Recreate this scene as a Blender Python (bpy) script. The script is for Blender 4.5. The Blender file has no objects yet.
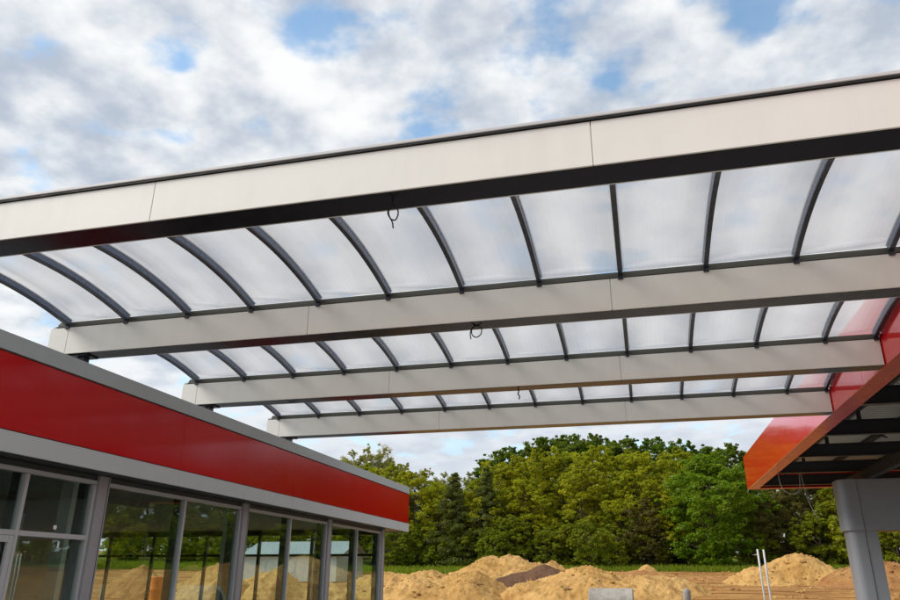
import bpy, bmesh, math, random
import numpy as np
from mathutils import Vector, Matrix, noise
S = bpy.context.scene
COL = S.collection
R = math.radians
random.seed(7); np.random.seed(7)

# ------------------------------------------------------------------ camera
cd = bpy.data.cameras.new('camera'); cam = bpy.data.objects.new('camera', cd); COL.objects.link(cam)
cd.sensor_width = 36; cd.lens = 29.106; cd.clip_start = .05; cd.clip_end = 6000
_r = Vector((0.96939089, 0.24550008, 0.00331873)); _u = Vector((0.08489065, -0.34782453, 0.93370856)); _w = Vector((-0.23037987, 0.90484684, 0.35801859))
cam.matrix_world = Matrix(((_r.x, _u.x, -_w.x, 0), (_r.y, _u.y, -_w.y, 0), (_r.z, _u.z, -_w.z, 1.6), (0, 0, 0, 1)))
S.camera = cam
S.cycles.use_denoising = True
S.cycles.max_bounces = 10; S.cycles.transparent_max_bounces = 24
S.cycles.sample_clamp_indirect = 6

# ------------------------------------------------------------------ world, sun, exposure
SUN_EL, SUN_AZ = 42, 246          # azimuth clockwise from +y: behind the camera, to the left
W = bpy.data.worlds.new('World'); S.world = W; W.use_nodes = True
nt = W.node_tree; N = nt.nodes; L = nt.links; N.clear()
def nd(t, **k):
    n = N.new(t)
    for a, b in k.items(): setattr(n, a, b)
    return n
def lk(a, b): L.new(a, b)
def mth(op, a, b=None, c=None, clamp=False):
    n = nd('ShaderNodeMath', operation=op); n.use_clamp = clamp
    for i, v in enumerate((a, b, c)):
        if v is None: continue
        if isinstance(v, (int, float)): n.inputs[i].default_value = v
        else: lk(v, n.inputs[i])
    return n.outputs[0]
def world_noise(vec, scale, detail, rough, dist=0., off=(0, 0, 0)):
    mp = nd('ShaderNodeVectorMath', operation='ADD'); mp.inputs[1].default_value = off; lk(vec, mp.inputs[0])
    n = nd('ShaderNodeTexNoise'); n.inputs['Scale'].default_value = scale; n.inputs['Detail'].default_value = detail
    n.inputs['Roughness'].default_value = rough; n.inputs['Distortion'].default_value = dist
    lk(mp.outputs[0], n.inputs['Vector']); return n.outputs['Fac']
out = nd('ShaderNodeOutputWorld'); bg = nd('ShaderNodeBackground'); lk(bg.outputs[0], out.inputs[0])
bg.inputs['Strength'].default_value = 0.070
sky = nd('ShaderNodeTexSky', sky_type='NISHITA'); sky.sun_disc = False
sky.sun_elevation = R(SUN_EL); sky.sun_rotation = R(SUN_AZ); sky.air_density = 1.0; sky.dust_density = .6; sky.ozone_density = 1.2
tc = nd('ShaderNodeTexCoord'); sep = nd('ShaderNodeSeparateXYZ'); lk(tc.outputs['Generated'], sep.inputs[0])
zc = mth('ADD', mth('MAXIMUM', sep.outputs[2], 0.0), 0.22)
pj = nd('ShaderNodeCombineXYZ'); lk(mth('DIVIDE', sep.outputs[0], zc), pj.inputs[0]); lk(mth('DIVIDE', sep.outputs[1], zc), pj.inputs[1])
big = world_noise(pj.outputs[0], 1.5, 2, .5, .1, (3.1, 1.7, .3))
mid = world_noise(pj.outputs[0], 7.2, 5, .50, .0, (8.2, 4.4, 1.3))
fine = world_noise(pj.outputs[0], 13., 3, .5, .0, (1.2, 9.4, 2.3))
cov = mth('ADD', mth('MULTIPLY', big, .30), mth('ADD', mth('MULTIPLY', mid, .56), mth('MULTIPLY', fine, .14)))
mask = nd('ShaderNodeMapRange'); mask.interpolation_type = 'SMOOTHSTEP'
mask.inputs['From Min'].default_value = .355; mask.inputs['From Max'].default_value = .465; lk(cov, mask.inputs['Value'])
hz = nd('ShaderNodeMapRange'); hz.inputs['From Min'].default_value = .30; hz.inputs['From Max'].default_value = .05
lk(sep.outputs[2], hz.inputs['Value'])                             # cloud sheet closes towards the horizon
mk = mth('MAXIMUM', mask.outputs[0], mth('MULTIPLY', hz.outputs[0], 1.0), clamp=True)
mk = mth('ADD', mth('MULTIPLY', mk, .84), .13, clamp=True)
sh1 = world_noise(pj.outputs[0], 3.0, 3, .5, .2, (5.7, 2.2, 6.1))
sh2 = world_noise(pj.outputs[0], 8.6, 5, .52, .0, (2.7, 7.2, 3.1))
shr = nd('ShaderNodeMapRange'); shr.interpolation_type = 'SMOOTHSTEP'; shr.inputs['From Min'].default_value = .35; shr.inputs['From Max'].default_value = .61
lk(mth('ADD', mth('MULTIPLY', sh1, .42), mth('MULTIPLY', sh2, .58)), shr.inputs['Value'])
ccol = nd('ShaderNodeMix', data_type='RGBA'); ccol.inputs['A'].default_value = (3.3, 3.7, 4.35, 1); ccol.inputs['B'].default_value = (6.7, 6.75, 6.7, 1)
lk(shr.outputs[0], ccol.inputs['Factor'])
hzf = nd('ShaderNodeMapRange'); hzf.interpolation_type = 'SMOOTHSTEP'; hzf.inputs['From Min'].default_value = .34; hzf.inputs['From Max'].default_value = .10; lk(sep.outputs[2], hzf.inputs['Value'])
chz = nd('ShaderNodeMix', data_type='RGBA'); lk(mth('MULTIPLY', hzf.outputs[0], .8), chz.inputs['Factor']); lk(ccol.outputs['Result'], chz.inputs['A']); chz.inputs['B'].default_value = (4.7, 5.0, 5.5, 1)
sm = nd('ShaderNodeMix', data_type='RGBA'); lk(mk, sm.inputs['Factor']); gain = nd('ShaderNodeVectorMath', operation='MULTIPLY'); gain.inputs[1].default_value = (1.5, 1.8, 1.72); lk(sky.outputs[0], gain.inputs[0]); lk(gain.outputs[0], sm.inputs['A']); lk(chz.outputs['Result'], sm.inputs['B'])
lk(sm.outputs['Result'], bg.inputs['Color'])

sl = bpy.data.lights.new('sun', 'SUN'); so = bpy.data.objects.new('sun', sl); COL.objects.link(so)
sl.energy = 1.5; sl.angle = R(30); sl.color = (1, .95, .88)
_d = Vector((math.sin(R(SUN_AZ)) * math.cos(R(SUN_EL)), math.cos(R(SUN_AZ)) * math.cos(R(SUN_EL)), math.sin(R(SUN_EL))))
so.rotation_euler = (-_d).to_track_quat('-Z', 'Y').to_euler(); so.location = (-30, -30, 60)
S.view_settings.view_transform = 'Standard'; S.view_settings.look = 'None'; S.view_settings.exposure = 1.1; S.view_settings.gamma = 1.0
S.view_settings.use_curve_mapping = False

# ------------------------------------------------------------------ materials
MATS = {}
class NT:
    def __init__(s, name):
        s.m = bpy.data.materials.new(name); s.m.use_nodes = True
        s.t = s.m.node_tree; s.n = s.t.nodes; s.n.clear()
        s.out = s.n.new('ShaderNodeOutputMaterial'); MATS[name] = s.m
    def node(s, t, _in=None, **k):
        n = s.n.new(t)
        for a, b in k.items(): setattr(n, a, b)
        for a, b in (_in or {}).items():
            if hasattr(b, 'is_output'): s.t.links.new(b, n.inputs[a])
            else: n.inputs[a].default_value = b
        return n
    def coord(s, kind='Object', scale=(1, 1, 1)):
        if kind == 'World': v = s.node('ShaderNodeNewGeometry').outputs['Position']
        else: v = s.node('ShaderNodeTexCoord').outputs[kind]
        return s.node('ShaderNodeMapping', {'Vector': v, 'Scale': scale}).outputs[0]
    def noise(s, v, scale, detail=4, rough=.5, dist=0):
        return s.node('ShaderNodeTexNoise', {'Vector': v, 'Scale': scale, 'Detail': detail, 'Roughness': rough, 'Distortion': dist}).outputs['Fac']
    def rng(s, f, a, b, c, d):
        return s.node('ShaderNodeMapRange', {'Value': f, 'From Min': a, 'From Max': b, 'To Min': c, 'To Max': d}).outputs[0]
    def mix(s, f, a, b, mode='MIX'):
        n = s.node('ShaderNodeMix', {'Factor': f}, data_type='RGBA', blend_type=mode)
        for i, v in (('A', a), ('B', b)):
            if hasattr(v, 'is_output'): s.t.links.new(v, n.inputs[i])
            else: n.inputs[i].default_value = tuple(v) + (1,)
        return n.outputs['Result']
    def mathn(s, op, a, b):
        n = s.node('ShaderNodeMath', operation=op)
        for i, v in enumerate((a, b)):
            if hasattr(v, 'is_output'): s.t.links.new(v, n.inputs[i])
            else: n.inputs[i].default_value = v
        return n.outputs[0]
    def bump(s, h, strength=.3, dist=.02):
        return s.node('ShaderNodeBump', {'Height': h, 'Strength': strength, 'Distance': dist}).outputs[0]
    def surf(s, o): s.t.links.new(o, s.out.inputs['Surface'])
    def principled(s, **k):
        n = s.node('ShaderNodeBsdfPrincipled')
        for a, b in k.items():
            a = a.replace('_', ' ')
            if hasattr(b, 'is_output'): s.t.links.new(b, n.inputs[a])
            elif a == 'Base Color': n.inputs[a].default_value = tuple(b) + (1,)
            else: n.inputs[a].default_value = b
        s.surf(n.outputs[0]); return n

def paint(name, col, rough, metal=0., dirt=.12, spec=.5, bumpy=.02, coat=0.):
    s = NT(name); v = s.coord('World')
    a = s.noise(v, .9, 5, .6); b = s.noise(s.coord('World', (1, 1, .12)), 6, 4, .6)
    f = s.mathn('MULTIPLY', s.rng(a, .35, .7, 0, 1), s.rng(b, .4, .7, .3, 1))
    c = s.mix(s.mathn('MULTIPLY', f, dirt * 2), col, tuple(x * .55 + .01 for x in col))
    r = s.rng(s.noise(v, 5, 4), .3, .7, rough * .8, rough * 1.25)
    n = s.bump(s.noise(v, 1.6, 2), bumpy, .05)
    s.principled(Base_Color=c, Roughness=r, Metallic=metal, Specular_IOR_Level=spec, Normal=n, Coat_Weight=coat, Coat_Roughness=.05)
paint('beam_white', (.84, .825, .76), .45, dirt=.09, bumpy=.02)
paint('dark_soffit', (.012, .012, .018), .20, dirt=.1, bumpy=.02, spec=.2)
paint('cap_grey', (.62, .62, .62), .4, dirt=.1)
paint('rib_dark', (.022, .024, .034), .3, dirt=0, bumpy=0)
paint('rib_sky_side', (.13, .165, .25), .28, metal=.2, dirt=0, bumpy=0)  # blue-grey paints the sky's reflection into the rib sides
paint('gutter', (.09, .09, .07), .35, dirt=.2)
paint('store_red', (.50, .003, .004), .13, dirt=.06, bumpy=.012, spec=.3)
paint('canopy_red', (.68, .006, .009), .12, dirt=.06, bumpy=.05, spec=.5, coat=.5)
paint('clad_grey', (.40, .45, .465), .42, dirt=.05)
paint('clad_grey_light', (.53, .575, .58), .42, dirt=.05)
paint('frame_grey', (.52, .53, .54), .4, dirt=.05)
paint('post_grey', (.36, .355, .375), .4, dirt=.06)
paint('frame_dark', (.035, .045, .045), .4)
paint('black_gap', (.012, .012, .012), .6)
paint('steel_dark', (.022, .026, .034), .45, dirt=.25)
paint('deck', (.50, .52, .50), .5, metal=.0, dirt=.1)
paint('lip_red', (.58, .02, .02), .26, dirt=.04, bumpy=0, spec=.3)
paint('column_grey', (.25, .265, .29), .36, dirt=.05, metal=.1, bumpy=.01)
paint('interior_dark', (.34, .35, .32), .8)
paint('interior_pale', (.66, .70, .66), .7)
paint('interior_floor', (.42, .40, .37), .6)
paint('soffit_brown', (.32, .22, .14), .6)
paint('roof_membrane', (.12, .12, .125), .8)
paint('cable_black', (.01, .01, .01), .5)
paint('cable_pale', (.34, .33, .27), .6)
paint('white_pipe', (.9, .9, .89), .35, dirt=.03)
paint('forecourt_paving', (.40, .37, .33), .9, dirt=.4, bumpy=.3)
paint('timber', (.30, .18, .09), .7, dirt=.3)
paint('shed_roof', (.42, .48, .50), .4, dirt=.2, metal=.2)
paint('shed_wall', (.55, .57, .55), .35, dirt=.4, metal=.3)
paint('orange_plastic', (.75, .22, .02), .4)

def mk_glass(nm, tint):
    s = NT(nm); fr = s.node('ShaderNodeFresnel', {'IOR': 1.45}).outputs[0]
    v = s.coord('World'); nrm = s.bump(s.noise(v, .7, 2), .03, .05)
    g = s.node('ShaderNodeBsdfGlossy', {'Color': (.95, 1, .97, 1), 'Roughness': .0, 'Normal': nrm}).outputs[0]
    t = s.node('ShaderNodeBsdfTransparent', {'Color': tint + (1,)}).outputs[0]
    f = s.rng(fr, 0, 1, .0, .22)
    s.surf(s.node('ShaderNodeMixShader', {0: f, 1: t, 2: g}).outputs[0])
mk_glass('glass', (.89, .95, .92)); mk_glass('glass_clear', (.95, .97, .96))
def mk_poly():
    s = NT('polycarbonate')
    v = s.coord('World', (1, .02, .02))
    fl = s.noise(v, 28, 3, .6)                                        # flutes and smears along the sheet
    sm = s.noise(s.coord('World'), .8, 4, .6)
    st = s.noise(s.coord('World', (6, .35, .35)), 1.2, 4, .65)
    f = s.mathn('ADD', s.rng(fl, .3, .7, -.022, .022), s.mathn('ADD', s.rng(sm, .3, .7, -.015, .015), s.rng(st, .35, .75, .37, .40)))
    tr = s.node('ShaderNodeBsdfTransparent', {'Color': (.93, .93, .935, 1)}).outputs[0]
    tl = s.node('ShaderNodeBsdfTranslucent', {'Color': (.79, .79, .80, 1)}).outputs[0]
    df = s.node('ShaderNodeBsdfDiffuse', {'Color': (.62, .61, .6, 1)}).outputs[0]
    m = s.node('ShaderNodeMixShader', {0: .2, 1: tl, 2: df}).outputs[0]
    m2 = s.node('ShaderNodeMixShader', {0: f, 1: tr, 2: m}).outputs[0]
    gl = s.node('ShaderNodeBsdfGlossy', {'Roughness': .12}).outputs[0]
    fr = s.mathn('MULTIPLY', s.node('ShaderNodeFresnel', {'IOR': 1.35}).outputs[0], .25)
    s.surf(s.node('ShaderNodeMixShader', {0: fr, 1: m2, 2: gl}).outputs[0])
mk_poly()
def mk_sand(name, a, b, c, tracks=0.):
    s = NT(name); v = s.coord('World')
    n1 = s.noise(v, .35, 5, .6); n2 = s.noise(v, 2.2, 6, .65); n3 = s.noise(v, 14, 4, .7)
    col = s.mix(s.rng(n1, .35, .65, 0, 1), a, b)
    col = s.mix(s.rng(n2, .47, .68, 0, .85), col, c)
    col = s.mix(s.rng(n3, .42, .68, 0, .55), col, tuple(x * .5 for x in a))
    h = s.mathn('ADD', s.mathn('MULTIPLY', n2, .7), s.mathn('MULTIPLY', n3, .3))
    if tracks:
        w = s.noise(s.coord('World', (.12, 1.6, 0)), 1.0, 6, .7, .8)  # wheel ruts running across the field
        col = s.mix(s.rng(w, .46, .56, 0, .9), col, (.17, .07, .025))
        w2 = s.noise(s.coord('World', (.06, .45, 0)), 1.6, 4, .6, .4)
        col = s.mix(s.rng(w2, .5, .66, 0, .7), col, (.52, .32, .11))
    s.principled(Base_Color=col, Roughness=.95, Specular_IOR_Level=.1, Normal=s.bump(h, .9, .18))
mk_sand('sand', (.52, .30, .095), (.70, .44, .17), (.34, .17, .05))
mk_sand('dirt', (.52, .28, .085), (.42, .20, .06), (.28, .125, .04), tracks=1)
mk_sand('brown_soil', (.14, .075, .045), (.18, .10, .06), (.09, .048, .03))
mk_sand('red_soil', (.38, .18, .065), (.48, .27, .10), (.24, .10, .04))
mk_sand('meadow', (.13, .19, .012), (.18, .24, .02), (.2, .2, .03))
def mk_concrete():
    s = NT('concrete'); v = s.coord('Object'); n = s.noise(v, 2.4, 7, .65); m = s.noise(v, 22, 4, .6)
    c = s.mix(s.rng(n, .35, .68, 0, 1), (.42, .40, .36), (.22, .20, .17)); c = s.mix(s.rng(m, .4, .7, 0, .4), c, (.5, .48, .44))
    s.principled(Base_Color=c, Roughness=.9, Normal=s.bump(s.mathn('ADD', n, m), .6, .03))
mk_concrete()
def mk_bark(name, col):
    s = NT(name); n = s.noise(s.coord('Object', (6, 6, 1)), 3, 5, .6)
    s.principled(Base_Color=s.mix(n, tuple(x * .5 for x in col), tuple(x * 1.5 for x in col)), Roughness=.9, Normal=s.bump(n, .6, .05))
mk_bark('bark', (.11, .08, .055)); mk_bark('bark_pale', (.20, .17, .12))
def mk_leaf(name, a, b, c):
    s = NT(name)
    at = s.node('ShaderNodeAttribute', attribute_name='tint').outputs['Fac']
    rnd = s.node('ShaderNodeObjectInfo').outputs['Random']
    col = s.mix(at, a, b); col = s.mix(s.mathn('MULTIPLY', rnd, .55), col, c)
    d = s.node('ShaderNodeBsdfDiffuse', {'Color': col, 'Roughness': .6}).outputs[0]
    t = s.node('ShaderNodeBsdfTranslucent', {'Color': s.mix(.5, col, (.30, .34, .02))}).outputs[0]
    g = s.node('ShaderNodeBsdfGlossy', {'Color': (1, 1, 1, 1), 'Roughness': .45}).outputs[0]
    m = s.node('ShaderNodeMixShader', {0: .47, 1: d, 2: t}).outputs[0]
    s.surf(s.node('ShaderNodeMixShader', {0: .012, 1: m, 2: g}).outputs[0])
mk_leaf('leaf_yellow', (.28, .30, .009), (.62, .59, .018), (.34, .42, .010))
mk_leaf('leaf_dark', (.065, .15, .008), (.15, .26, .010), (.14, .19, .008))
mk_leaf('leaf_bright', (.12, .24, .008), (.28, .42, .012), (.17, .30, .010))
mk_leaf('leaf_spruce', (.085, .115, .026), (.15, .175, .035), (.12, .15, .024))
mk_leaf('leaf_pale', (.32, .30, .08), (.54, .51, .18), (.30, .33, .06))
mk_leaf('leaf_brown', (.12, .095, .028), (.20, .165, .045), (.12, .13, .02))
mk_leaf('leaf_bush', (.17, .21, .008), (.39, .40, .012), (.18, .27, .010))
mk_leaf('grass_blade', (.14, .21, .01), (.27, .33, .015), (.2, .25, .012))

# ------------------------------------------------------------------ mesh helpers
class MB:
    def __init__(s): s.v = []; s.f = []; s.mi = []; s.cur = 0
    def raw(s, vs, fs):
        o = len(s.v); s.v += [tuple(v) for v in vs]
        for f in fs: s.f.append(tuple(i + o for i in f)); s.mi.append(s.cur)
        return s
    def box(s, a, b, c=0.0):
        (x0, y0, z0), (x1, y1, z1) = a, b
        return s.raw([(x0, y0, z0), (x1, y0, z0), (x1, y1, z0), (x0, y1, z0), (x0, y0, z1), (x1, y0, z1), (x1, y1, z1), (x0, y1, z1)],
                     [(0, 3, 2, 1), (4, 5, 6, 7), (0, 1, 5, 4), (1, 2, 6, 5), (2, 3, 7, 6), (3, 0, 4, 7)])
    def bbox(s, a, b, c=.006):
        """box with chamfered edges"""
        bm = bmesh.new(); bmesh.ops.create_cube(bm, size=1)
        for v in bm.verts: v.co = Vector([(a[i] + b[i]) / 2 + v.co[i] * (b[i] - a[i]) for i in range(3)])
        bmesh.ops.bevel(bm, geom=bm.edges[:], offset=c, segments=1, affect='EDGES')
        bm.verts.ensure_lookup_table(); bm.verts.index_update()
        s.raw([v.co for v in bm.verts], [[v.index for v in f.verts] for f in bm.faces]); bm.free(); return s
    def prism(s, poly, axis, a, b):
        """extrude a closed 2D polygon (counter-clockwise) along an axis"""
        n = len(poly)
        def p(q, t): return {'x': (t, q[0], q[1]), 'y': (q[0], t, q[1]), 'z': (q[0], q[1], t)}[axis]
        vs = [p(q, a) for q in poly] + [p(q, b) for q in poly]
        fs = [(i, (i + 1) % n, n + (i + 1) % n, n + i) for i in range(n)] + [tuple(range(n))[::-1], tuple(range(n, 2 * n))]
        return s.raw(vs, fs)
    def tube(s, pts, rad, seg=8, caps=True):
        pts = [Vector(p) for p in pts]; n = len(pts)
        rs = rad if isinstance(rad, (list, tuple)) else [rad] * n
        up = Vector((.31, .22, .92)); vs = []; fs = []
        for i, p in enumerate(pts):
            d = (pts[min(i + 1, n - 1)] - pts[max(i - 1, 0)]).normalized()
            a = d.cross(up)
            if a.length < .05: a = d.cross(Vector((1, 0, 0)))
            a.normalize(); b = d.cross(a); up = (a.cross(d)).normalized() if a.length else up
            for k in range(seg):
                t = 2 * math.pi * k / seg; vs.append(p + (a * math.cos(t) + b * math.sin(t)) * rs[i])
        for i in range(n - 1):
            for k in range(seg):
                k2 = (k + 1) % seg; fs.append((i * seg + k, i * seg + k2, (i + 1) * seg + k2, (i + 1) * seg + k))
        if caps: fs += [tuple(range(seg)), tuple(range((n - 1) * seg, n * seg))[::-1]]
        return s.raw(vs, fs)
    def mesh(s, name, mats, smooth=False):
        m = bpy.data.meshes.new(name); m.from_pydata(s.v, [], s.f)
        for x in ([mats] if isinstance(mats, str) else mats): m.materials.append(MATS[x])
        m.polygons.foreach_set('material_index', s.mi)
        bm = bmesh.new(); bm.from_mesh(m); bmesh.ops.recalc_face_normals(bm, faces=bm.faces[:]); bm.to_mesh(m); bm.free()
        if smooth: m.polygons.foreach_set('use_smooth', [True] * len(m.polygons))
        m.update(); return m
    def build(s, name, mats, parent=None, smooth=False, loc=None):
        return link(name, s.mesh(name, mats, smooth), parent, loc)
def link(name, mesh, parent=None, loc=None):
    o = bpy.data.objects.new(name, mesh); COL.objects.link(o)
    if parent is not None:
        o.parent = parent
        o.matrix_parent_inverse = parent_inv(parent)
    if loc: o.location = loc
    return o
def parent_inv(p):
    # parts are modelled in world coordinates: undo only the plain location of the thing; parts themselves sit at the origin
    return Matrix.Translation(-p.location) if p.parent is None else Matrix.Identity(4)
def thing(name, loc, label, cat, group=None):
    o = bpy.data.objects.new(name, None); COL.objects.link(o); o.location = loc; o.empty_display_size = .3
    return tag(o, label, cat, group)
def tag(o, label, cat, group=None):
    o['label'] = label; o['category'] = cat
    if group: o['group'] = group
    return o
def struct(o): o['kind'] = 'structure'; return o

# ------------------------------------------------------------------ terrain
def gz(x, y):
    """height of the bare ground: level at the station, rising gently to the wood"""
    t = max(0., y - 35)
    h = t * .0556 if t < 45 else 2.5 + (t - 45) * .045
    h = min(h, 6.5)
    side = max(0., abs(x) - 28) * .02
    h += min(side, 1.5) * (1 if y > 0 else .3)
    e = min(1., max(0., (y - 32) / 12)) if abs(x) < 25 else 1.
    return h + e * (.18 * noise.noise(Vector((x * .11, y * .11, 0))) + .07 * noise.noise(Vector((x * .5, y * .5, 3))))
def grid_mesh(name, xs, ys, zf, mat, smooth=True):
    vs = [(x, y, zf(x, y)) for y in ys for x in xs]; nx = len(xs)
    fs = [(j * nx + i, j * nx + i + 1, (j + 1) * nx + i + 1, (j + 1) * nx + i) for j in range(len(ys) - 1) for i in range(nx - 1)]
    m = bpy.data.meshes.new(name); m.from_pydata(vs, [], fs); m.materials.append(MATS[mat])
    m.polygons.foreach_set('use_smooth', [smooth] * len(m.polygons)); return m
def axis(core0, core1, step, far):
    a = list(np.arange(core0, core1 + .01, step)); d = step * 2; lo = core0; hi = core1; L_ = []; H_ = []
    while hi < far: hi += d; H_.append(hi); lo -= d; L_.append(lo); d *= 1.35
    return L_[::-1] + a + H_
struct(link('ground', grid_mesh('ground', axis(-60, 50, 1.0, 2500), axis(-20, 112, 1.0, 2500), gz, 'dirt')))
struct(link('forecourt', grid_mesh('forecourt', list(np.arange(-8.2, 24.1, 2.3)), list(np.arange(-24, 31.1, 2.5)), lambda x, y: .025, 'forecourt_paving')))
def gz_m(x, y):
    edge = 77.5 + 1.2 * noise.noise(Vector((x * .15, 5, 0))) - (7 if x < -14 else 0) * min(1, max(0, (-14 - x) / 3)); return edge
xs = list(np.arange(-95, 80.1, 1.0)); vs = []; fs = []; NY = 40
for j in range(NY + 1):
    for x in xs:
        y0 = gz_m(x, 0); y = y0 + (150 - y0) * j / NY; vs.append((x, y, gz(x, y) + .03))
nx = len(xs)
fs = [(j * nx + i, j * nx + i + 1, (j + 1) * nx + i + 1, (j + 1) * nx + i) for j in range(NY) for i in range(nx - 1)]
m = bpy.data.meshes.new('meadow'); m.from_pydata(vs, [], fs); m.materials.append(MATS['meadow'])
struct(link('meadow', m))

# ------------------------------------------------------------------ sand and soil piles
def pile(name, lobes, mat, label, seed, group=None, rough=.2, step=.085):
    """lobes: (x, y, top z, rx, ry, flatness)"""
    cx = sum(l[0] for l in lobes) / len(lobes); cy = sum(l[1] for l in lobes) / len(lobes)
    x0 = min(l[0] - l[3] for l in lobes) - .5; x1 = max(l[0] + l[3] for l in lobes) + .5
    y0 = min(l[1] - l[4] for l in lobes) - .5; y1 = max(l[1] + l[4] for l in lobes) + .5
    def hf(x, y):
        g = gz(x, y); h = 0
        wob = 1 + .22 * noise.noise(Vector((x * .45, y * .45, seed)))
        for (lx, ly, tz, rx, ry, fl) in lobes:
            r = math.hypot((x - lx) / rx, (y - ly) / ry) * wob
            base = gz(lx, ly); H = tz - base
            k = max(0., 1 - r); k = 1 - (1 - k) ** fl if fl > 1 else k
            h = max(h, H * k) if h < .01 else max(h, H * k, (h ** 4 + max(0, H * k) ** 4) ** .25)
        if h > 0:
            f = min(1, h / .4)
            q = lambda k, o: noise.noise(Vector((x * k, y * k, seed + o)))
            h += f * rough * (2.6 * q(.45, 4) + 1.9 * (.35 - abs(q(1.0, 7))) + 1.0 * (.3 - abs(q(2.6, 9))) + .6 * (.3 - abs(q(6.5, 2))) + .5 * q(12., 5))
        return g - .12 + h
    o = link(name, None, None)
    bpy.data.objects.remove(o)
    me = grid_mesh(name, list(np.arange(x0, x1, step)), list(np.arange(y0, y1, step)), hf, mat)
    me.transform(Matrix.Translation((-cx, -cy, -gz(cx, cy))))
    o = link(name, me); o.location = (cx, cy, gz(cx, cy)); tag(o, label, 'soil pile' if 'soil' in name else 'sand pile', group); return o
G = 'heaps of excavated sand and soil'
pile('sand_pile', [(-13.2, 47, 1.9, 6.2, 5, 1.9), (-15.6, 47, 1.75, 3.5, 3.5, 1.6), (-11.3, 47, 1.7, 3.4, 3.4, 1.5)], 'sand', 'broad ochre sand heap just right of the glazed store corner', 1, G)
pile('sand_pile', [(-2.6, 47, 1.9, 5.8, 4.6, 1.9), (-4.9, 46.8, 1.8, 3.3, 3.6, 1.5), (-.2, 46.5, 1.35, 3.2, 3, 1.5)], 'sand', 'low ochre sand heap behind the grey concrete pipe', 2, G)
pile('sand_pile', [(-10.9, 57, 3.0, 4.2, 4, 1.6), (-8.9, 57.2, 2.9, 4.5, 4, 1.6), (-7, 58, 2.5, 3.2, 3, 1.4)], 'sand', 'tallest ochre sand heap, behind the dark brown soil mound', 3, G)
pile('soil_pile', [(-6.8, 52.4, 2.62, 2.7, 2.4, 1.5), (-8.6, 52.2, 2.15, 2.6, 2.2, 1.5)], 'brown_soil', 'small dark brown soil mound between the ochre sand heaps', 4, G, .06)
pile('sand_pile', [(9.9, 61.5, 3.15, 2.7, 3.2, 1.6), (11.1, 61.5, 3.2, 2.7, 3.2, 1.6), (7.3, 61, 2.3, 2.2, 2.2, 1.4), (12.6, 61, 2.5, 2.6, 2.6, 1.4)], 'sand', 'ragged twin-topped ochre sand heap behind the two white pipes', 5, G, .2)
pile('soil_pile', [(15.5, 58, 2.9, 3.6, 3.5, 1.5), (13.2, 59.0, 2.1, 2.2, 2, 1.4), (19, 58, 2.6, 4, 3, 1.5)], 'red_soil', 'reddish brown soil heap behind the grey canopy column', 6, G, .22)
pile('sand_pile', [(.05, 77.5, 3.05, 1.15, 1.0, 1.5)], 'sand', 'tiny distant sand mound at the edge of the grass', 8, G, .06)
pile('soil_pile', [(-4.6, 66, 2.35, 2.0, 1.4, 1.4)], 'red_soil', 'low reddish soil ridge behind the sand heap with the concrete pipe', 9, G, .12)
pile('soil_pile', [(4.6, 64, 1.95, 3.2, 1.2, 1.4), (2.2, 64.5, 1.85, 2.2, 1.0, 1.4)], 'red_soil', 'low flat soil bank on the field left of the white pipes', 12, G, .10)
pile('soil_pile', [(-.5, 70, 2.35, 3.4, 1.1, 1.4)], 'red_soil', 'low soil bank in front of the tiny distant sand mound', 13, G, .10)
pile('soil_pile', [(7.5, 55, 1.32, 4.2, 1.0, 1.4), (11.5, 55.5, 1.38, 3, 1.0, 1.4)], 'red_soil', 'shallow soil bank in front of the ragged twin-topped sand heap', 14, G, .09)
pile('sand_pile', [(-27.5, 46, 2.4, 3.2, 2.6, 1.4), (-24.5, 46.5, 2.0, 2.4, 2.2, 1.4)], 'sand', 'wide sand heap farther back, seen through the store glazing', 15, G)
pile('soil_pile', [(-31, 43, 2.2, 2.6, 2.2, 1.4)], 'red_soil', 'reddish soil heap seen through the store glazing near the door bay', 16, G)
pile('sand_pile', [(-21.4, 36, 1.95, 2.6, 2.6, 1.3)], 'sand', 'sand heap seen through the store glazing beside the orange barrel', 10, G)
pile('sand_pile', [(-18.6, 37, 2.15, 2.4, 2.6, 1.3), (-16.4, 38, 1.5, 2.2, 2.2, 1.3)], 'sand', 'sand heap seen through the store glazing in front of the metal shed', 11, G)

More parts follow.
